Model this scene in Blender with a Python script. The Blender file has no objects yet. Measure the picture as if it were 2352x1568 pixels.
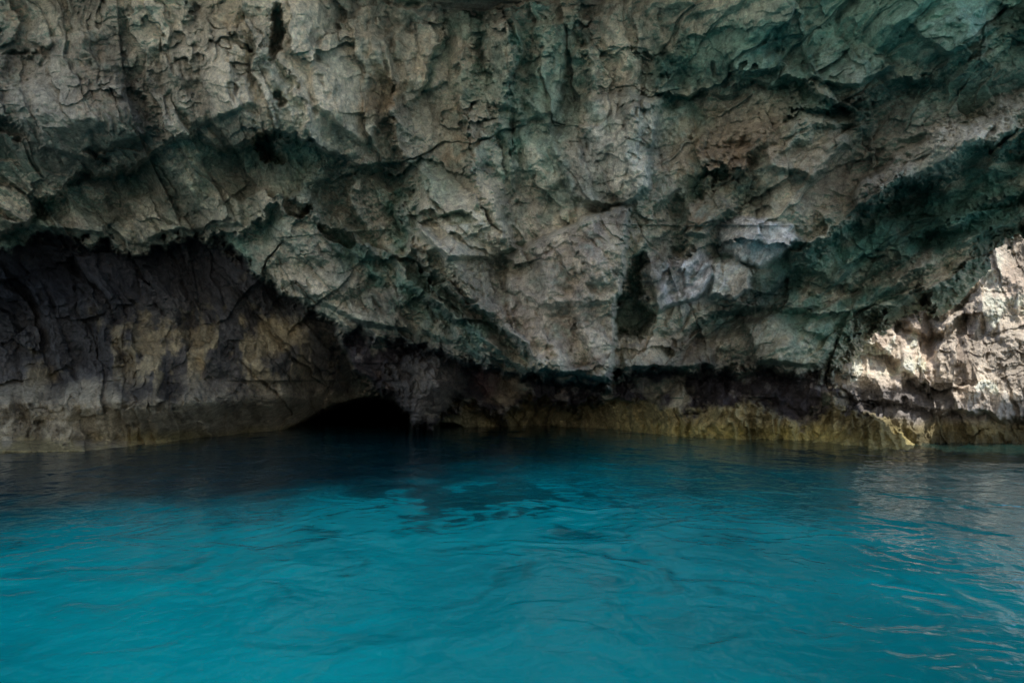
import bpy, math, numpy as np
rng=np.random.RandomState(7)
F=np.float32
# ---------------- noise ----------------
PERM=rng.permutation(256).astype(np.int32)
G=rng.normal(size=(256,3)); G/=np.linalg.norm(G,axis=1)[:,None]; G=G.astype(F)
R4=rng.rand(256,8).astype(F)
def h3(ix,iy,iz): return PERM[(PERM[(PERM[ix&255]+iy)&255]+iz)&255]
def perlin(x,y,z):
    fx=np.floor(x);fy=np.floor(y);fz=np.floor(z)
    ix=fx.astype(np.int32);iy=fy.astype(np.int32);iz=fz.astype(np.int32)
    dx=(x-fx).astype(F);dy=(y-fy).astype(F);dz=(z-fz).astype(F)
    u=dx*dx*dx*(dx*(dx*6-15)+10);v=dy*dy*dy*(dy*(dy*6-15)+10);w=dz*dz*dz*(dz*(dz*6-15)+10)
    def g(a,b,c):
        k=G[h3(ix+a,iy+b,iz+c)]
        return k[...,0]*(dx-a)+k[...,1]*(dy-b)+k[...,2]*(dz-c)
    def L(a,b,t): return a+(b-a)*t
    return L(L(L(g(0,0,0),g(1,0,0),u),L(g(0,1,0),g(1,1,0),u),v),L(L(g(0,0,1),g(1,0,1),u),L(g(0,1,1),g(1,1,1),u),v),w)*1.6
def fbm(p,s,o=4,gain=.5,off=0.):
    r=0;a=1.
    for i in range(o):
        f=s*2.03**i
        r=r+a*perlin(p[0]*f+off+i*17.3,p[1]*f+off*1.7+i*5.1,p[2]*f-off+i*9.7);a*=gain
    return r
def ridged(p,s,o=4,gain=.5,off=0.):
    r=0;a=1.;w=1.
    for i in range(o):
        f=s*2.03**i
        n=1-np.abs(perlin(p[0]*f+off+i*11.3,p[1]*f+off*1.3+i*3.1,p[2]*f-off+i*7.7))*1.6
        n=n*np.abs(n)
        r=r+a*n*w;w=np.clip(n*1.4+.2,0.15,1);a*=gain
    return r
def scoop(p,s,k=.6,tilt=.9,off=0):
    # scalloped / chipped rock: concave faces meeting in sharp aretes
    x=p[0]*s+off;y=p[1]*s+off;z=p[2]*s+off
    fx=np.floor(x);fy=np.floor(y);fz=np.floor(z)
    ix=fx.astype(np.int32);iy=fy.astype(np.int32);iz=fz.astype(np.int32)
    x=(x-fx).astype(F);y=(y-fy).astype(F);z=(z-fz).astype(F)
    best=np.full(x.shape,99,F)
    for a in (-1,0,1):
        for b in (-1,0,1):
            for c in (-1,0,1):
                h=h3(ix+a,iy+b,iz+c);q=R4[h];g=G[h]
                dx=x-a-q[...,0];dy=y-b-q[...,1];dz=z-c-q[...,2]
                v=q[...,3]*.4+tilt*(g[...,0]*dx+g[...,1]*dy+g[...,2]*dz)+k*(dx*dx+dy*dy+dz*dz)
                np.minimum(best,v,out=best)
    return best
def sst(a,b,x):
    t=np.clip((x-a)/(b-a),0,1);return t*t*(3-2*t)
# ---------------- survey mapping ----------------
H=2.5;TH=math.atan(39/682.67);CT,ST=math.cos(TH),math.sin(TH)
def dirs(X,Y):
    px=X*1024/2352.;py=Y*1024/2352.
    a=(px-512)/682.67;b=(341-py)/682.67
    w=CT-b*ST
    return a/w,(ST+b*CT)/w
def contactD(Y): return -H/dirs(0,Y)[1]
def polyd(X,Y,pts,vert=False):
    d=np.full(X.shape,1e9,F)
    for (ax,ay),(bx,by) in zip(pts[:-1],pts[1:]):
        vx,vy=bx-ax,by-ay;l=vx*vx+vy*vy
        t=np.clip(((X-ax)*vx+(Y-ay)*vy)/l,0,1)
        e=(X-ax-t*vx)**2+(Y-ay-t*vy)**2
        np.minimum(d,e,out=d)
    d=np.sqrt(d)
    P=np.array(pts,float)
    if vert:
        o=np.argsort(P[:,1]);s=np.where(X>np.interp(Y,P[o,1],P[o,0]),1,-1)
    else:
        o=np.argsort(P[:,0]);s=np.where(Y>np.interp(X,P[o,0],P[o,1]),1,-1)
    return d*s
def insd(X,Y,pts):
    d=np.full(X.shape,1e9,F);ins=np.zeros(X.shape,bool);n=len(pts)
    for i in range(n):
        ax,ay=pts[i];bx,by=pts[(i+1)%n]
        vx,vy=bx-ax,by-ay;l=vx*vx+vy*vy
        t=np.clip(((X-ax)*vx+(Y-ay)*vy)/l,0,1)
        np.minimum(d,(X-ax-t*vx)**2+(Y-ay-t*vy)**2,out=d)
        if ay!=by:
            c=((ay>Y)!=(by>Y))&(X<(bx-ax)*(Y-ay)/(by-ay)+ax);ins^=c
    return np.sqrt(d)*np.where(ins,1,-1)
def tps(ctrl):
    C=np.array(ctrl,float);xy=C[:,:2]/1000.;n=len(C)
    def K(r2): return .5*r2*np.log(r2+1e-12)
    r2=((xy[:,None]-xy[None])**2).sum(-1)
    A=np.zeros((n+3,n+3));A[:n,:n]=K(r2)+np.eye(n)*.002;A[:n,n]=1;A[:n,n+1:]=xy;A[n,:n]=1;A[n+1:,:n]=xy.T
    w=np.linalg.solve(A,np.r_[C[:,2],0,0,0])
    def f(X,Y):
        x=X/1000.;y=Y/1000.;r=w[n]+w[n+1]*x+w[n+2]*y
        for i in range(n): r=r+w[i]*K((x-xy[i,0])**2+(y-xy[i,1])**2)
        return r.astype(F)
    return f
UP=[(-500,0,17.5),(-500,550,19.5),(0,-350,16),(900,-350,16),(1700,-350,15),(2352,-350,12.5),(2850,0,12.5),(2850,500,15),
(0,0,17),(0,400,18),(0,540,19.8),(500,0,16.8),(500,290,17.5),(450,500,20.2),(900,0,17),(900,400,18),(800,700,20.3),(1200,0,17),(1200,400,17.2),(1150,700,18.8),
(1400,870,19.3),(1400,500,18),(1700,0,16),(1700,300,17.8),(1700,550,18.3),(1700,840,21.5),(2000,0,14.8),(2000,300,16.3),(2000,700,19.8),(2352,0,13.2),(2352,300,14.8),(2352,520,16.5),(900,770,21),(1950,850,21.5)]
MID=[(820,780,23),(1000,900,26),(1200,880,27.5),(1500,870,24.8),(1850,900,23.4),(2100,900,22.3),(2352,950,22),(600,600,22),(0,500,21),(-500,500,21),(2850,900,22),(1000,1100,26),(2352,1100,22)]
CONT=[(-500,1085),(0,1049),(200,1041),(400,1021),(600,1001),(700,992),(950,988),(1200,988),(1400,993),(1530,1010),(1700,1021),(1900,1027),(2150,1043),(2352,1045),(2850,1060)]
LOW=[(x,y,contactD(y)) for x,y in CONT]+[(0,560,21.8),(400,560,22.8),(0,730,22.3),(400,730,23.3),(650,730,24.5),(0,900,22.2),(400,900,23.6),(650,900,26),(800,780,26.5),(1000,900,31.5),(1200,900,32),(1500,900,27.5),(1800,900,25),(2200,900,22.7),(-500,700,22),(2850,900,22)]
L_UM=[(-600,1500),(600,1400),(780,760),(830,735),(860,770),(930,775),(1000,800),(1100,830),(1200,855),(1300,865),(1395,878),(1425,850),(1500,845),(1600,842),(1750,840),(1900,862),(2100,885),(3000,900)]
L_ML=[(-600,570),(0,555),(60,545),(100,525),(180,548),(270,540),(330,585),(400,530),(480,520),(550,580),(620,640),(700,690),(790,750),(830,830),(870,890),(910,940),(960,968),(1015,970),(1060,935),(1100,930),(1160,950),(1200,905),(1330,915),(1500,910),(1560,938),(1640,920),(1700,915),(1760,925),(1830,965),(1900,925),(2000,940),(2100,968),(2150,1000),(2220,1060),(3000,1200)]
fU,fM,fL=tps(UP),tps(MID),tps(LOW)
CR=[
([(-500,600),(-100,540),(0,530),(60,470),(200,410),(280,385),(400,325),(470,310),(560,335),(650,300),(720,320),(800,360),(880,385)],0,1,1.6,22,90),
([(900,290),(915,400),(945,520),(985,640)],1,-1,1.4,18,60),
([(960,600),(1050,670),(1120,710),(1180,770),(1250,850)],0,1,1.7,18,60),
([(1010,470),(1090,500),(1140,570),(1165,600)],0,1,.9,12,45),
([(1520,228),(1620,215),(1720,185),(1830,195),(1950,235)],0,1,1.1,20,50),
([(1960,250),(2080,190),(2200,130),(2400,80)],0,1,1.0,20,60),
([(1840,560),(1900,535),(1960,480),(2050,430),(2150,395),(2250,330),(2400,300)],0,1,2.0,36,130),
([(1185,340),(1175,200),(1155,90)],1,1,1.0,16,40),
([(1130,160),(1110,60),(1100,-60)],1,-1,.9,16,40),
([(840,-10),(960,25),(1100,32),(1220,5)],0,-1,1.1,20,80),
([(640,110),(700,250),(720,320)],1,-1,.4,18,50),
([(1500,120),(1590,60),(1650,60)],0,1,1.0,24,70),
([(1690,400),(1740,330),(1790,260)],0,1,1.0,18,60),
([(1000,60),(970,160),(950,300)],1,1,.8,16,70),
([(560,540),(650,470),(760,520),(860,600)],0,1,1.1,20,60),
([(700,690),(820,650),(940,660),(1050,740)],0,1,1.0,18,60),
([(1560,800),(1640,720),(1760,700),(1900,720)],0,1,1.0,18,60),
([(1560,600),(1600,500),(1640,420)],1,-1,.9,16,50),
([(1960,640),(2060,560),(2180,500),(2300,440)],0,1,1.0,20,60),
]
FACES=[
([(1150,600),(1180,568),(1250,540),(1380,482),(1445,470),(1432,600),(1425,700),(1420,780),(1405,880),(1330,868),(1240,850),(1165,720)],(1,.25),3.6,11),
([(1300,225),(1520,228),(1502,330),(1490,440),(1400,480),(1310,440),(1265,330)],(.8,.7),2.1,14),
([(960,400),(1060,380),(1150,450),(1180,560),(1120,600),(1020,600),(960,520)],(-.2,1),1.5,14),
([(1650,520),(1700,490),(1760,500),(1810,520),(1840,545),(1800,590),(1745,612),(1690,590),(1655,570)],(.3,1),1.3,14),
([(1635,602),(1690,588),(1728,620),(1720,660),(1685,685),(1630,675)],(.5,.8),1.4,12),
([(1480,600),(1600,560),(1640,620),(1600,690),(1510,720)],(.3,.9),1.3,12),
([(1120,60),(1180,30),(1200,110),(1170,190),(1120,140)],(1,-.2),1.2,12),
([(1215,60),(1290,40),(1310,170),(1260,300),(1200,240)],(1,.3),1.3,14),
([(860,430),(930,420),(960,560),(940,640),(870,560)],(.9,.4),1.2,14),
([(640,640),(800,600),(900,680),(940,760),(830,740),(720,690)],(.2,1),1.2,14),
([(1960,430),(2100,330),(2300,250),(2360,290),(2200,360),(2080,420),(1960,480)],(.2,1),1.8,14),
([(1700,740),(1850,700),(1930,760),(1880,840),(1740,835)],(-.3,1),1.1,14),
([(1430,790),(1560,770),(1640,800),(1640,842),(1430,850)],(0,1),1.2,12),
([(280,450),(420,420),(560,460),(560,520),(420,520),(330,560)],(0,1),1.1,14),
([(60,500),(180,470),(260,500),(240,540),(100,525)],(0,1),1.0,14),
([(1840,120),(1960,90),(2060,150),(1980,200),(1860,180)],(.2,1),1.3,14),
([(2080,60),(2220,20),(2300,70),(2180,120)],(.2,1),1.2,14),
([(1650,110),(1760,100),(1800,160),(1700,180)],(-.2,1),1.0,14),
([(1760,280),(1900,260),(1960,330),(1860,420),(1760,380)],(.5,.8),1.2,14),
([(400,20),(560,60),(580,250),(440,300),(370,160)],(.9,.5),.9,18),
([(700,60),(900,80),(930,250),(830,330),(720,250)],(.8,.6),1.0,18),
([(80,180),(260,140),(330,300),(200,390),(90,330)],(.5,.9),1.0,18),
([(1560,470),(1640,440),(1680,480),(1620,540),(1570,530)],(.4,.9),1.0,12),
([(1820,590),(1920,560),(1960,620),(1880,680),(1810,650)],(.2,1),1.1,12),
]
RIBS=[
([(905,300),(930,400),(985,560),(1060,650),(1180,750),(1300,860)],1,2.0,20,80),
([(820,420),(870,560),(960,660),(1080,760),(1220,845)],1,1.8,20,75),
([(700,420),(780,560),(900,680),(1000,760),(1120,820)],1,1.7,20,65),
([(1060,130),(1080,260),(1075,380),(1130,500)],1,1.2,20,50),
([(1240,60),(1230,200),(1200,320)],1,1.0,18,45),
([(1320,30),(1350,180),(1330,260)],1,1.0,18,45),
([(1500,700),(1600,560),(1700,420),(1850,300),(2000,250)],0,1.0,60,26),
([(1700,700),(1850,600),(1990,470),(2150,370),(2340,260)],0,1.1,60,26),
([(1900,760),(2050,640),(2200,560),(2330,480)],0,1.1,60,26),
([(1440,430),(1470,300),(1540,120)],1,1.0,20,50),
([(1640,420),(1760,330),(1880,240)],0,.9,50,18),
([(560,60),(590,200),(570,310)],1,.6,20,60),
([(330,200),(380,330),(420,420)],1,.8,20,60),
]
ARCHL=[(1890,850),(1905,832),(1935,790),(1950,800),(1985,742),(2040,735),(2100,682),(2150,690),(2200,640),(2250,592),(2285,530),(2352,520),(2500,500),(3000,480)]
OX=[(1890,850),(2000,930),(2130,1050),(2200,1200)]
def inO(X,Y):
    return np.minimum(polyd(X,Y,ARCHL),polyd(X,Y,OX,True))
def grid_obj(name,P,keep,cols,mat):
    ny,nx=P[0].shape
    co=np.stack(P,-1).reshape(-1,3).astype(F)
    idx=np.arange(ny*nx).reshape(ny,nx)
    q=np.stack([idx[:-1,:-1],idx[1:,:-1],idx[1:,1:],idx[:-1,1:]],-1).reshape(-1,4)
    if keep is not None:
        kf=keep[:-1,:-1]&keep[1:,:-1]&keep[1:,1:]&keep[:-1,1:];q=q[kf.reshape(-1)]
        used=np.zeros(len(co),bool);used[q.reshape(-1)]=True
        rm=np.cumsum(used)-1;q=rm[q];co=co[used]
        if cols is not None: cols=cols.reshape(-1,3)[used]
    me=bpy.data.meshes.new(name)
    me.vertices.add(len(co));me.vertices.foreach_set("co",co.reshape(-1))
    me.loops.add(len(q)*4);me.loops.foreach_set("vertex_index",q.reshape(-1).astype(np.int32))
    me.polygons.add(len(q));me.polygons.foreach_set("loop_start",(np.arange(len(q))*4).astype(np.int32))
    me.update(calc_edges=True)
    me.polygons.foreach_set("use_smooth",np.ones(len(q),bool))
    if cols is not None:
        at=me.color_attributes.new("rock_colour",'FLOAT_COLOR','POINT')
        c=np.ones((len(co),4),F);c[:,:3]=cols.reshape(-1,3);at.data.foreach_set("color",c.reshape(-1))
    me.materials.append(mat)
    ob=bpy.data.objects.new(name,me);bpy.context.collection.objects.link(ob);return ob
def normals(P):
    du=[np.gradient(c,axis=1) for c in P];dv=[np.gradient(c,axis=0) for c in P]
    n=[du[1]*dv[2]-du[2]*dv[1],du[2]*dv[0]-du[0]*dv[2],du[0]*dv[1]-du[1]*dv[0]]
    l=np.sqrt(n[0]**2+n[1]**2+n[2]**2)+1e-9
    n=[c/l for c in n]
    s=np.where(n[0]*P[0]+n[1]*P[1]+n[2]*(P[2]-H)>0,-1,1)
    return [c*s for c in n]
def rot(Q,ax,az,st):
    l=math.hypot(ax,az);ax/=l;az/=l
    a=Q[0]*ax+Q[2]*az;b=-Q[0]*az+Q[2]*ax
    return [a*st,Q[1],b]
def relief(Q,wB,wC,smooth):
    """rock relief in metres (positive = proud), Q = sampling coords"""
    w1=fbm(Q,.7,4,.55,3.)*.26;w2=fbm(Q,.7,4,.55,8.)*.26;w3=fbm(Q,.7,4,.55,13.)*.26
    W=[Q[0]+w1,Q[1]+w2,Q[2]+w3]
    sets=[(rot(W,.20,-1,.38),1-wB-wC),(rot(W,1,.75,.45),wB)]
    if wC is not None and np.max(wC)>0: sets.append((rot(W,.85,-1,.32),wC))
    def two(f): return sum(f(a)*w for a,w in sets)
    L1=two(lambda q: scoop(q,.42,.25,1.25,1.))*2.8
    R1=two(lambda q: ridged(q,.9,5,.5,4.))*.22
    L2=two(lambda q: scoop([q[0]*1.3,q[1],q[2]],1.3,.15,1.35,5.))*.76
    m=sst(-.4,.5,fbm(Q,.45,2,off=20))
    L3=scoop([W[0],W[1],W[2]*.75],3.2,.15,1.4,9.)*.2*(.3+.9*m)
    L4=scoop([W[0],W[1],W[2]],7.5,.1,1.4,19.)*.05*(.4+.8*m)
    f=fbm(Q,1.1,6,.54,2.)*.11+ridged(Q,3.,4,.55,1.)*.03
    pit=sst(.5,.85,fbm([W[0],W[1],W[2]*.7],1.5,3,off=31))
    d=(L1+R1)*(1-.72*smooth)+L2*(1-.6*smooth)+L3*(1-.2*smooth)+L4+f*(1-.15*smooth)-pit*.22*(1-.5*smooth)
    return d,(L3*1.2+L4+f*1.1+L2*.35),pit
def mixc(c,col,m): return c+(np.array(col,F)-c)*m[...,None]
def spot(X,Y,cx,cy,rx,ry,ang=0):
    a=math.radians(ang);dx=X-cx;dy=Y-cy
    p=(dx*math.cos(a)+dy*math.sin(a))/rx;q=(-dx*math.sin(a)+dy*math.cos(a))/ry
    return np.exp(-(p*p+q*q))
def nz(P,s,o,off): return fbm(P,s,o,.55,off)
def rock_colours(P,n):
    n1=nz(P,.35,4,41);n2=nz(P,.9,4,52);n3=nz(P,2.5,4,63);n4=nz([P[0]*1.6,P[1],P[2]*.35],.9,4,74)
    c=np.empty(n1.shape+(3,),F);c[:]=(.54,.495,.385)
    c=mixc(c,(.70,.635,.495),sst(-.1,.6,n1+.3*n3))
    c=mixc(c,(.39,.37,.315),sst(.0,.55,-n1+.5*n2)*.8)
    c=mixc(c,(.41,.27,.155),sst(.3,.85,n2+.4*n4)*.55)
    c=mixc(c,(.20,.19,.165),sst(.1,.7,n3+.5*n4)*.5)
    c=mixc(c,(.12,.28,.225),sst(-.3,-.8,n[2])*.6)  # turquoise bounce from the water painted onto down-facing rock
    return c,(n1,n2,n3,n4)
# ---------------- rock material ----------------
def rock_mat(name):
    m=bpy.data.materials.new(name);m.use_nodes=True;N=m.node_tree.nodes;L=m.node_tree.links
    b=N["Principled BSDF"];b.inputs["Roughness"].default_value=.88;b.inputs["Specular IOR Level"].default_value=.25
    at=N.new("ShaderNodeAttribute");at.attribute_name="rock_colour"
    tc=N.new("ShaderNodeTexCoord")
    n1=N.new("ShaderNodeTexNoise");n1.inputs["Scale"].default_value=4.;n1.inputs["Detail"].default_value=12;n1.inputs["Roughness"].default_value=.75;n1.inputs["Distortion"].default_value=.2
    n2=N.new("ShaderNodeTexNoise");n2.noise_type='RIDGED_MULTIFRACTAL';n2.inputs["Scale"].default_value=2.2;n2.inputs["Detail"].default_value=9;n2.inputs["Roughness"].default_value=.6
    n3=N.new("ShaderNodeTexNoise");n3.inputs["Scale"].default_value=15;n3.inputs["Detail"].default_value=8;n3.inputs["Roughness"].default_value=.8
    for k in (n1,n2,n3): L.new(tc.outputs["Object"],k.inputs["Vector"])
    r=N.new("ShaderNodeValToRGB");r.color_ramp.elements[0].position=.33;r.color_ramp.elements[0].color=(.48,.48,.49,1);r.color_ramp.elements[1].position=.62;r.color_ramp.elements[1].color=(1.32,1.30,1.27,1)
    r3=N.new("ShaderNodeValToRGB");r3.color_ramp.elements[0].position=.36;r3.color_ramp.elements[0].color=(.72,.72,.72,1);r3.color_ramp.elements[1].position=.6;r3.color_ramp.elements[1].color=(1.2,1.2,1.2,1)
    L.new(n1.outputs["Fac"],r.inputs[0]);L.new(n3.outputs["Fac"],r3.inputs[0])
    mu=N.new("ShaderNodeMixRGB");mu.blend_type='MULTIPLY';mu.inputs[0].default_value=1
    mu2=N.new("ShaderNodeMixRGB");mu2.blend_type='MULTIPLY';mu2.inputs[0].default_value=1
    L.new(at.outputs["Color"],mu.inputs[1]);L.new(r.outputs[0],mu.inputs[2])
    L.new(mu.outputs[0],mu2.inputs[1]);L.new(r3.outputs[0],mu2.inputs[2])
    L.new(mu2.outputs[0],b.inputs["Base Color"])
    ad=N.new("ShaderNodeMath");ad.operation='MULTIPLY_ADD';ad.inputs[1].default_value=.18
    L.new(n2.outputs["Fac"],ad.inputs[0]);L.new(n1.outputs["Fac"],ad.inputs[2])
    bp=N.new("ShaderNodeBump");bp.inputs["Strength"].default_value=1.;bp.inputs["Distance"].default_value=.16
    L.new(ad.outputs[0],bp.inputs["Height"]);L.new(bp.outputs[0],b.inputs["Normal"])
    return m
RM=rock_mat("limestone_rock")
# ---------------- main cave wall ----------------
xs=np.concatenate([np.linspace(-700,-60,120,endpoint=False),np.linspace(-60,2410,1280,endpoint=False),np.linspace(2410,2850,80)])
ys=np.concatenate([np.linspace(-420,-40,80,endpoint=False),np.linspace(-40,1062,720,endpoint=False),np.linspace(1062,1250,12)])
X,Y=np.meshgrid(xs,ys);X=X.astype(F);Y=Y.astype(F)
uv=[X/100.,Y/100.,X*0]
hiw=sst(700,500,Y)
wa=20+14*hiw
WX=X+fbm(uv,.8,6,.62,1.)*wa;WY=Y+fbm(uv,.8,6,.62,5.)*wa
VX=X+(WX-X)*.4;VY=Y+(WY-Y)*.4
jg=fbm(uv,3.,4,.65,71)*16
TX=X+(WX-X)*.3+jg*.45;TY=Y+(WY-Y)*.3-jg*.35
u,v=dirs(X,Y)
dUM=polyd(VX+jg*.6,VY+jg*.9,L_UM);dML=polyd(WX+jg*.7,WY+jg*1.3,L_ML)
D=fU(X,Y);Db=np.clip(D,14,22)
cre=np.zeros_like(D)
lvn=sst(-.35,.35,fbm(uv,.45,3,.5,33))
for k,(pts,vert,sg,dep,on,fall) in enumerate(CR):
    s=polyd(WX,WY,pts,bool(vert))*sg
    lv=.7+.3*lvn if k in (0,2) else .3+.7*lvn
    t=sst(0,on,s)*np.exp(-np.maximum(s-on,0)/fall)
    D+=lv*(dep*t-.4*dep*np.where(s<0,np.exp(s/(fall*.6)),0))
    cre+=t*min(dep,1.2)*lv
for k,(pts,(gx,gy),amp,ed) in enumerate(FACES):
    q=np.array(pts,float);pr=q[:,0]*gx+q[:,1]*gy;lo,hi=pr.min(),pr.max()
    fx_,fy_=(TX,TY) if k in (0,3,4) else (VX,VY)
    m=sst(-ed*.3,ed*.7,insd(fx_,fy_,pts))
    D-=amp*m*(.1+.9*np.clip((X*gx+Y*gy-lo)/(hi-lo),0,1))
prow=sst(0,14,insd(TX,TY,FACES[0][0]))
rm=(1-prow)*(1-sst(0,10,insd(TX,TY,FACES[3][0])))*(1-sst(0,10,insd(TX,TY,FACES[4][0])))
rl=.45+.55*sst(-.3,.3,fbm(uv,.6,2,.5,91))
for pts,vert,amp,wb,wf in RIBS:
    s=polyd(WX,WY,pts,bool(vert))
    D-=rm*rl*amp*np.maximum(0,1-np.sqrt(np.where(s<0,-s/wb,s/wf)**2+.02))
for pts,vert,amp,wb,wf in [([(1230,560),(1260,660),(1250,760),(1300,860)],1,.8,20,60),([(1330,520),(1345,640),(1330,740),(1370,860)],1,.7,18,50),([(1170,660),(1270,700),(1400,690)],0,.5,40,16)]:
    s=polyd(WX,WY,pts,bool(vert))
    D-=prow*amp*np.maximum(0,1-np.sqrt(np.where(s<0,-s/wb,s/wf)**2+.02))
slot=sst(-8,20,insd(WX+jg,WY-jg,[(1425,640),(1445,590),(1470,600),(1480,680),(1505,735),(1475,772),(1418,775)]))
D+=2.0*slot*(1-prow)
mUM=sst(0,24,dUM);D=D*(1-mUM)+fM(X,Y)*mUM
mML=sst(0,24,dML);low=fL(X,Y)
low+= -.9*sst(715,775,WY)*sst(200,260,X)*(1-sst(640,800,X))*(1-sst(860,1000,Y))
low-= 1.5*spot(X,Y,330,930,330,90)
flute=ridged([WX/27.,WX*0+3,WY/240.],1.0,3,.5,3.)
low-= .5*flute*sst(980,1150,X)*sst(1050,1010,Y)
D=D*(1-mML)+low*mML
Db=Db*(1-mUM*.6)+21*mUM*.6
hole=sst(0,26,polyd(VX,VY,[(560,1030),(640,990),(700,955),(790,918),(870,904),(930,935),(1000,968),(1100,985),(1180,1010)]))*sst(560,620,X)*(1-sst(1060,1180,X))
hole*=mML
D+=hole*28
for cx,cy,rx,ry,dd in [(628,75,22,55,1.4),(632,240,22,18,.8),(610,345,45,22,1.4),(1700,350,40,60,.8),(1560,470,30,30,.9),(2150,560,70,60,.9),(15,290,40,22,.8),(40,160,60,30,.5),(220,370,40,14,.7),(1165,300,40,50,.9),(1860,640,60,40,1.2)]:
    D+=dd*sst(.25,.8,spot(WX,WY,cx,cy,rx,ry))
lobe=np.sqrt(np.clip(1.0-((WX-975)/110.)**2-((WY-885)/92.)**2,0,1))*(1-mML)*mUM
D-=3.0*lobe
jag=fbm(uv,2.2,5,.7,55)*38*sst(900,820,Y)
O=inO(WX+jag,WY-jag)+20
D+=np.clip(O,0,60)*.08
calm=sst(1000,700,X)*sst(430,250,Y)*.45
base=mML*sst(860,930,Y)*sst(900,600,X)*.6
smooth=np.clip(np.maximum(calm,base),0,1)
Q=[u*Db,Db*.5,v*Db]
wB=sst(1300,1600,X)*.9
wC=(1-wB)*sst(330,480,Y)*sst(350,600,X)*.85
big=(fbm(Q,.16,3,.5,12)*1.0+scoop([Q[0],Q[1],Q[2]*.8],.3,.3,1.1,3)*1.9*(1-.5*prow))*(1-.6*smooth)*(1-hole)
rel,cav,pit=relief(Q,wB,wC,smooth)
keepc=np.clip((1045-Y)/80,0.15,1)
low_edge=np.clip((1050-Y)/40,.4,1)
band=mUM*(1-mML)*(1-.5*lobe)
D=D-(big-.2)*keepc-(rel-.5)*low_edge*(1-.45*mML*sst(800,950,X)-.15*band)-band*scoop([Q[0]*1.2,Q[1],Q[2]],1.9,.2,1.4,15.)*.6
P=[u*D,D,H+v*D]
n=normals(P)
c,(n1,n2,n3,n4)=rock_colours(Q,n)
def S(*a): return spot(WX,WY,*a)
g=lambda m,k=.5: np.clip(sst(.15,.75,m+k*n2*.6+.25*n3),0,1)
c=mixc(c,(.78,.69,.53),g(S(750,150,380,210))*.65)
c=mixc(c,(.72,.65,.50),g(S(450,420,260,120))*.4)
c=mixc(c,(.46,.42,.35),g(S(150,230,200,180))*.35)
c=mixc(c,(.40,.265,.165),g(S(1700,330,160,120,-35))*.65)
c=mixc(c,(.35,.28,.21),g(S(1850,380,150,80,-20))*.5)
c=mixc(c,(.45,.29,.15),g(S(870,220,60,80))*.6)
c=mixc(c,(.34,.22,.11),g(S(610,345,60,30))*.8)
c=mixc(c,(.76,.69,.54),g(S(1060,560,120,100))*.65)
c=mixc(c,(.66,.66,.59),g(S(1390,350,130,130))*.6)
c=mixc(c,(.48,.39,.32),g(S(1290,680,150,160))*.6)
c=mixc(c,(.30,.25,.21),sst(.0,.5,n2+.5*n3)*prow*.55)
c=mixc(c,(.46,.43,.45),g(S(1560,640,110,90))*.5)
c=mixc(c,(.10,.30,.24),sst(1400,2100,X)*sst(350,60,Y+80*n2)*.8)
c=mixc(c,(.14,.32,.26),g(S(1230,250,120,230))*.55)
c=mixc(c,(.11,.30,.24),g(S(1700,130,250,90))*.65)
c=mixc(c,(.08,.225,.185),g(S(2200,500,260,110,-20))*.8)  # shade and water bounce painted on the arch underside, next line too
c=mixc(c,(.08,.225,.18),g(S(1950,600,200,90,-20))*.7)
c=mixc(c,(.78,.73,.62),g(S(2200,330,150,38,-32))*.75)  # sunlit edge of the arch painted as a paler band
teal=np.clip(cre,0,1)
c=mixc(c,(.095,.28,.225),teal*.7*sst(-.7,.4,n2+.4*n3))  # teal water bounce painted into the creases
c=mixc(c,(.07,.18,.14),slot*(1-prow)*.7)  # teal shade of the recess beside the prow painted in
p1=sst(-8,10,insd(TX,TY,FACES[3][0]));p2=sst(-6,8,insd(TX,TY,FACES[4][0]))
p3=sst(-6,9,insd(VX,VY,[(1530,600),(1600,570),(1635,590),(1640,650),(1600,700),(1535,710),(1515,650)]))
c=mixc(c,(.08,.15,.13),sst(.35,.7,S(1740,590,150,110))*.6)
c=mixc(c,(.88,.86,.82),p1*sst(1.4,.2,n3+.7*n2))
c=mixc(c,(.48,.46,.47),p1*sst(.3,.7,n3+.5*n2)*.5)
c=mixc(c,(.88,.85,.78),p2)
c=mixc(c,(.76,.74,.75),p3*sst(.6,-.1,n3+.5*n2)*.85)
c=mixc(c,(.64,.50,.37),g(S(1560,800,140,40))*.5)
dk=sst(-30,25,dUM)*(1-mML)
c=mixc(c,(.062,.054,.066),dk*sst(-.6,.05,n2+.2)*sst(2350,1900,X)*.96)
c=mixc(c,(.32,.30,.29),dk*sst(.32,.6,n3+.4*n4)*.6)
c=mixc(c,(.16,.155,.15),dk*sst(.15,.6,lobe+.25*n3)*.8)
c=mixc(c,(.50,.41,.29),g(S(1165,890,35,40))*.8*dk)
c=mixc(c,(.28,.16,.15),g(S(1110,880,30,30))*.6*dk)
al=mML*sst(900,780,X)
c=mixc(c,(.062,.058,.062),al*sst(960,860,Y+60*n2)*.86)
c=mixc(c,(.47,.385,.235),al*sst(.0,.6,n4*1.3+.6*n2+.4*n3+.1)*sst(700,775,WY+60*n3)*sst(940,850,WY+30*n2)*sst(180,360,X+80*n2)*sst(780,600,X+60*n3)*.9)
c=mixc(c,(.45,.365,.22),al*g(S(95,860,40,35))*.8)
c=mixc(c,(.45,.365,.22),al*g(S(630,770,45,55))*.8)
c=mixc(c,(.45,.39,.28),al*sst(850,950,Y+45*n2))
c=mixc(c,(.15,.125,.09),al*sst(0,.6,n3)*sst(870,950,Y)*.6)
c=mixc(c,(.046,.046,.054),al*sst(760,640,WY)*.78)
c=mixc(c,(.020,.024,.034),al*S(30,660,280,150)*.88)
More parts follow.
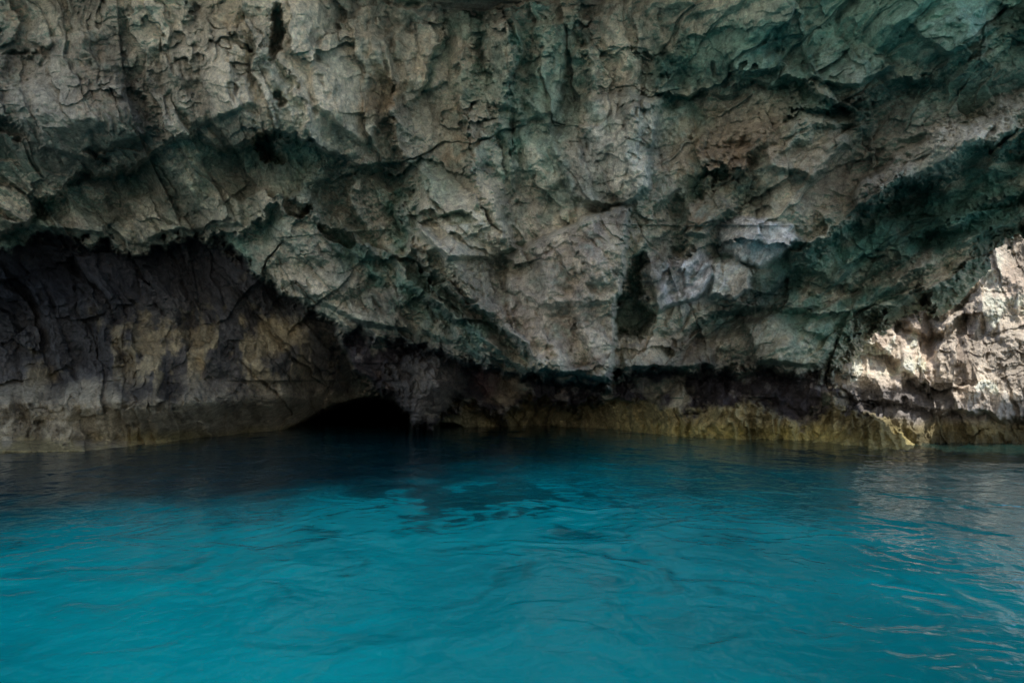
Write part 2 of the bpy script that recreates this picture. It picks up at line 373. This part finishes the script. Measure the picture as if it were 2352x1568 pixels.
c=mixc(c,(.42,.34,.14),al*sst(985,1025,Y+15*n2+X*.02)*sst(-.5,.3,n2+.2)*.7)
wl=mML*sst(950,1150,X)
c=mixc(c,(.50,.42,.22),wl*.95)
c=mixc(c,(.12,.10,.06),wl*sst(.5,-.05,flute+.35*n3)*.85)
c=mixc(c,(.56,.49,.14),wl*sst(.9,.25,P[2])*.5*sst(1300,1700,X))
c=mixc(c,(.30,.25,.11),wl*sst(1850,2050,X)*.8)
c=mixc(c,(.006,.006,.007),sst(.1,.5,hole))  # darkness inside the cave mouth painted as near-black rock
c*=(1-.4*pit)[...,None]*(.98+np.clip((cav-cav.mean())*1.1,-.38,.25))[...,None]  # cavity shading in the colour: hollows darkened, proud rock lightened
c=np.clip(c,0.003,.88)
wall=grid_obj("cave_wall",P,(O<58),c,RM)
wall["kind"]="structure";wall["category"]="cave wall"
wall["label"]="craggy beige and grey limestone wall of a sea cave with folded overhangs"
# ---------------- sunlit outer cliff ----------------
t=np.linspace(0,1,440)[:,None];xo=np.concatenate([np.linspace(1850,2420,400,endpoint=False),np.linspace(2420,3600,160)])[None,:]
top=np.where(xo<2230,400,np.interp(xo,[2230,2280,2310,2352,2420,3600],[400,480,510,524,550,600]))
Xo=(xo+0*t).astype(F);Yo=(top+(1150-top)*t).astype(F)
D2=tps([(1850,430,33),(1850,900,27.5),(2100,1043,contactD(1043)+.15),(2352,1045,contactD(1045)),(2352,900,23.6),(2352,530,31.5),(3600,500,28),(3600,1060,21),(2000,700,29),(2200,650,29),(1850,1035,26.8),(1960,1039,contactD(1039)+.7),(2800,1050,22.3)])(Xo,Yo)
uvo=[Xo/100.,Yo/100.,Xo*0+9]
WXo=Xo+fbm(uvo,.9,5,.6,1.)*20;WYo=Yo+fbm(uvo,.9,5,.6,5.)*20
for pts,vert,sg,dep,on,fall in [([(1800,880),(1950,900),(2100,920),(2200,945),(2260,930),(2352,955),(3000,965)],0,1,1.2,18,60),([(2150,730),(2170,800),(2140,870)],1,-1,1.1,20,50),([(2290,600),(2260,680),(2170,740)],1,-1,1.25,20,60),([(1950,800),(2020,790),(2120,880)],0,1,1.0,18,40),([(2060,740),(2130,760),(2200,720)],0,1,1.0,18,40)]:
    s=polyd(WXo,WYo,pts,bool(vert))*sg
    D2+=dep*sst(0,on,s)*np.exp(-np.maximum(s-on,0)/fall)*(sst(1060,1000,Yo) if dep==1.2 else 1)
u2,v2=dirs(Xo,Yo)
Q2=[u2*22+40,Xo*0+11,v2*22]
big=(fbm(Q2,.2,3,.5,22)*.9+scoop(Q2,.5,.5,.9,13)*.7)*np.clip((1045-Yo)/80,.15,1)
rel2,cav2,pit2=relief(Q2,np.full(Xo.shape,.1,F),np.zeros(Xo.shape,F),np.full(Xo.shape,.2,F))
D2=D2-big-(rel2-.3)*np.clip((1060-Yo)/40,.6,1)-.24*ridged([Xo/42.,Xo*0,Yo/100.],1.,5,.55,8.)-.2*scoop([Xo/26.,Xo*0,Yo/32.],1.,.3,1.3,4.);P2=[u2*D2,D2,H+v2*D2]
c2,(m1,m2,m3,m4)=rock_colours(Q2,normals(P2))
c2=mixc(c2,(.88,.76,.62),np.full(Xo.shape,.9,F))
c2=mixc(c2,(.44,.32,.24),sst(.15,.6,m4+.4*m2)*.5)
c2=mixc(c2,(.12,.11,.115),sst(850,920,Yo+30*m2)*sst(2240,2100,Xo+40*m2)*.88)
c2=mixc(c2,(.26,.24,.225),sst(880,940,Yo+30*m2)*.75)  # shade of the lower undercut painted as greyer rock
c2=mixc(c2,(.28,.23,.10),sst(955,985,Yo+12*m2)*.9)
c2=mixc(c2,(.07,.06,.028),sst(.8,.1,P2[2])*.7)
c2*=(1-.4*pit2)[...,None]*(.97+np.clip((cav2-cav2.mean())*1.5,-.4,.35))[...,None]  # shading by relief baked into the cliff colour, pits darkest
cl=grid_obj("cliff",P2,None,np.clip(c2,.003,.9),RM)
cl["kind"]="structure";cl["category"]="cliff";cl["label"]="sunlit pale pinkish limestone cliff rising from the water"
# ---------------- unseen cliff added above the cave to block the sun ----------------
def mass(name,x0,x1,y0,y1,z0,z1,nx,ny,nz_,col,label,cat,amp=1.2):
    per=[]
    for (p,q,k) in [((x0,y0),(x1,y0),nx),((x1,y0),(x1,y1),ny),((x1,y1),(x0,y1),nx),((x0,y1),(x0,y0),ny)]:
        for a in np.linspace(0,1,k,endpoint=False): per.append((p[0]+(q[0]-p[0])*a,p[1]+(q[1]-p[1])*a))
    per.append(per[0]);per=np.array(per);cx,cy=(x0+x1)/2,(y0+y1)/2
    zz=np.linspace(z0,z1,nz_)
    PX=np.repeat(per[None,:,0],nz_,0).astype(F);PY=np.repeat(per[None,:,1],nz_,0).astype(F);PZ=np.repeat(zz[:,None],len(per),1).astype(F)
    q=[PX,PY,PZ]
    a=fbm(q,.12,4,.5,3)*amp;b=fbm(q,.12,4,.5,31)*amp
    PX=PX+a;PY=PY+b;PZ=PZ+fbm([q[0],q[1],q[2]*0],.15,3,.5,8)*.5
    z=PX[:1]*0
    hp=[np.vstack([z+cx,PX,z+cx]),np.vstack([z+cy,PY,z+cy]),np.vstack([PZ[:1]*0+z0,PZ,z+z1+1.5])]
    ch=np.empty(hp[0].shape+(3,),F);ch[:]=col
    o=grid_obj(name,hp,None,ch,RM);o["kind"]="structure";o["category"]=cat;o["label"]=label;return o
mass("sun_block_cliff",-90,48,16.6,26.5,16.0,62,160,16,60,(.38,.34,.28),"unseen limestone cliff added above the cave to keep it in shade","added sun block",.8)
# ---------------- unseen pale slope added to bounce sun into the cave ----------------
kp=np.array([(-18.5,4),(-15.5,-3),(-9,-9),(0,-13.5),(14,-19),(38,-27)],float)
kt=np.linspace(0,5,190);from_=np.arange(6)
cxp=np.interp(kt,from_,kp[:,0]);cyp=np.interp(kt,from_,kp[:,1])
ker=np.hanning(31);ker/=ker.sum()
cxp=np.convolve(np.pad(cxp,15,mode='edge'),ker,'valid');cyp=np.convolve(np.pad(cyp,15,mode='edge'),ker,'valid')
tx=np.gradient(cxp);ty=np.gradient(cyp);tl=np.hypot(tx,ty);ox,oy=ty/tl,-tx/tl
ox=np.convolve(np.pad(ox,15,mode='edge'),ker,'valid');oy=np.convolve(np.pad(oy,15,mode='edge'),ker,'valid')
ss=np.linspace(0,1,70)[:,None]
q=[(cxp+ox*ss*34).astype(F),(cyp+oy*ss*34).astype(F),(-2+ss**.9*58+cxp*0).astype(F)]
rr=fbm(q,.12,5,.5,3)*1.3+scoop(q,.3)*.9
sc=np.empty(q[0].shape+(3,),F);sc[:]=(.84,.79,.70);sc=mixc(sc,(.75,.69,.60),sst(0,.5,fbm(q,.15,4,.5,9)))
sh=grid_obj("bounce_slope",[q[0]-rr*ox*.6,q[1]-rr*oy*.6,q[2]+rr],None,sc,RM)
sh["kind"]="structure";sh["category"]="rocky shore";sh["label"]="unseen pale limestone slope added behind the camera to bounce sunlight into the cave"
# ---------------- water ----------------
def axis(lo,hi,n,far,k):
    a=np.linspace(lo,hi,n);g=np.geomspace(.3,far,k)
    return np.concatenate([(lo-g)[::-1],a,hi+g])
wx=axis(-22,24,900,1500,26);
wy=np.concatenate([(3-np.geomspace(.3,1500,26))[::-1],3+33*np.linspace(0,1,760)**1.35,36+np.geomspace(.3,1500,20)])
WXg,WYg=np.meshgrid(wx,wy)
pw=[WXg*.95+WYg*.35,WYg*.75-WXg*.35,WXg*0]
wrp=[pw[0]+1.0*fbm(pw,.5,3,.5,2),pw[1]+1.0*fbm(pw,.5,3,.5,6),pw[2]]
sa=lambda n: -np.sqrt(n*n+.05)
Zw=fbm(wrp,.35,2,.5,4)*.03+sa(perlin(wrp[0]*1.05,wrp[1]*1.0,WXg*0+2.5))*.040+sa(perlin(wrp[0]*2.4+5,wrp[1]*2.2,WXg*0+7.5))*.020+perlin(wrp[0]*5,wrp[1]*4.7,WXg*0+1.5)*.005
fade=sst(60,30,np.abs(WXg))*sst(60,38,np.abs(WYg));Zw=(Zw+.02)*fade
wm=bpy.data.materials.new("turquoise_water");wm.use_nodes=True;N=wm.node_tree.nodes;L=wm.node_tree.links
b=N["Principled BSDF"];b.inputs["Roughness"].default_value=.06;b.inputs["IOR"].default_value=1.33
at=N.new("ShaderNodeAttribute");at.attribute_name="rock_colour";L.new(at.outputs["Color"],b.inputs["Base Color"])
tc=N.new("ShaderNodeTexCoord");mp=N.new("ShaderNodeMapping");mp.inputs["Scale"].default_value=(1,1,1);L.new(tc.outputs["Object"],mp.inputs[0])
nn=N.new("ShaderNodeTexNoise");nn.inputs["Scale"].default_value=5;nn.inputs["Detail"].default_value=3;nn.inputs["Roughness"].default_value=.45;nn.inputs["Distortion"].default_value=.6;L.new(mp.outputs[0],nn.inputs["Vector"])
bp=N.new("ShaderNodeBump");bp.inputs["Strength"].default_value=.35;bp.inputs["Distance"].default_value=.035;L.new(nn.outputs["Fac"],bp.inputs["Height"]);L.new(bp.outputs[0],b.inputs["Normal"])
wc=np.empty(WXg.shape+(3,),F);wc[:]=(.0008,.375,.40)
a1=fbm([WXg,WYg,WXg*0+3],.12,4,.55,3);a2=fbm([pw[0],pw[1]*1.3,pw[2]+5],.6,4,.6,9)
wc=mixc(wc,(.0008,.26,.29),sst(-.3,.5,a1+.4*a2)*.7)
wc=mixc(wc,(.001,.46,.47),sst(.1,.7,-a1+.5*a2)*.5)
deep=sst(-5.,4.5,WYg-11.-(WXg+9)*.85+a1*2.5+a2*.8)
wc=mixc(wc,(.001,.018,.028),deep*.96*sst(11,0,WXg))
wc=mixc(wc,(.003,.12,.11),sst(9,18,WYg+a1*2)*sst(0,6,WXg)*.8)
wc=mixc(wc,(.002,.13,.135),sst(3,8,WXg+a1*3-(WYg-8)*.1)*.65)
def ws(cx,cy,rx_,ry_,k): return sst(.3,.8,np.exp(-((WXg-cx)/rx_)**2-((WYg-cy)/ry_)**2)+.9*a2+.35*fbm(wrp,1.6,3,.6,12))*k
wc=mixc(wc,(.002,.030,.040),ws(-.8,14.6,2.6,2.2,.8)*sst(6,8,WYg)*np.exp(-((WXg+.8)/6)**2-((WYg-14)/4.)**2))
fl=fbm([wrp[0]*1.3,wrp[1]*1.5,pw[2]+1],1.1,3,.55,77)
wc=mixc(wc,(.002,.08,.095),sst(.5,.85,fl+.4*a1)*.4*sst(6,9,WYg))  # dark ripple reflections painted as flecks in the water colour
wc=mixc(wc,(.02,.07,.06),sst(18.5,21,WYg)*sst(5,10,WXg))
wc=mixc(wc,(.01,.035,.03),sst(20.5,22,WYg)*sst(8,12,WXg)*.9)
wc=mixc(wc,(.004,.10,.14),sst(4,0,WYg)*.8)
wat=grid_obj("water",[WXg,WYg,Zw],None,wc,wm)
wat["kind"]="structure";wat["category"]="sea water";wat["label"]="clear turquoise sea water with small ripples inside the cave"
# ---------------- light ----------------
sv=np.array([.5,0.2,.84]);sv/=np.linalg.norm(sv)
el=math.asin(sv[2]);az=math.atan2(sv[0],sv[1])
w=bpy.data.worlds.new("World");bpy.context.scene.world=w;w.use_nodes=True;N=w.node_tree.nodes
sk=N.new("ShaderNodeTexSky");sk.sky_type='NISHITA';sk.sun_disc=False;sk.sun_elevation=el;sk.sun_rotation=az
w.node_tree.links.new(sk.outputs[0],N["Background"].inputs[0]);N["Background"].inputs[1].default_value=.28
sd=bpy.data.lights.new("sun","SUN");sd.energy=5;sd.angle=math.radians(.5);sd.color=(1,.95,.87)
so=bpy.data.objects.new("sun",sd);bpy.context.collection.objects.link(so)
from mathutils import Vector
so.rotation_euler=Vector(-sv).to_track_quat('-Z','Y').to_euler()
cd=bpy.data.cameras.new("camera");cam=bpy.data.objects.new("camera",cd);bpy.context.collection.objects.link(cam)
cd.lens=24;cd.sensor_width=36;cd.clip_end=5000
cam.location=(0,0,H);cam.rotation_euler=(math.pi/2+TH,0,0)
bpy.context.scene.camera=cam
s=bpy.context.scene.view_settings;s.view_transform='Standard';s.look='None';s.exposure=0
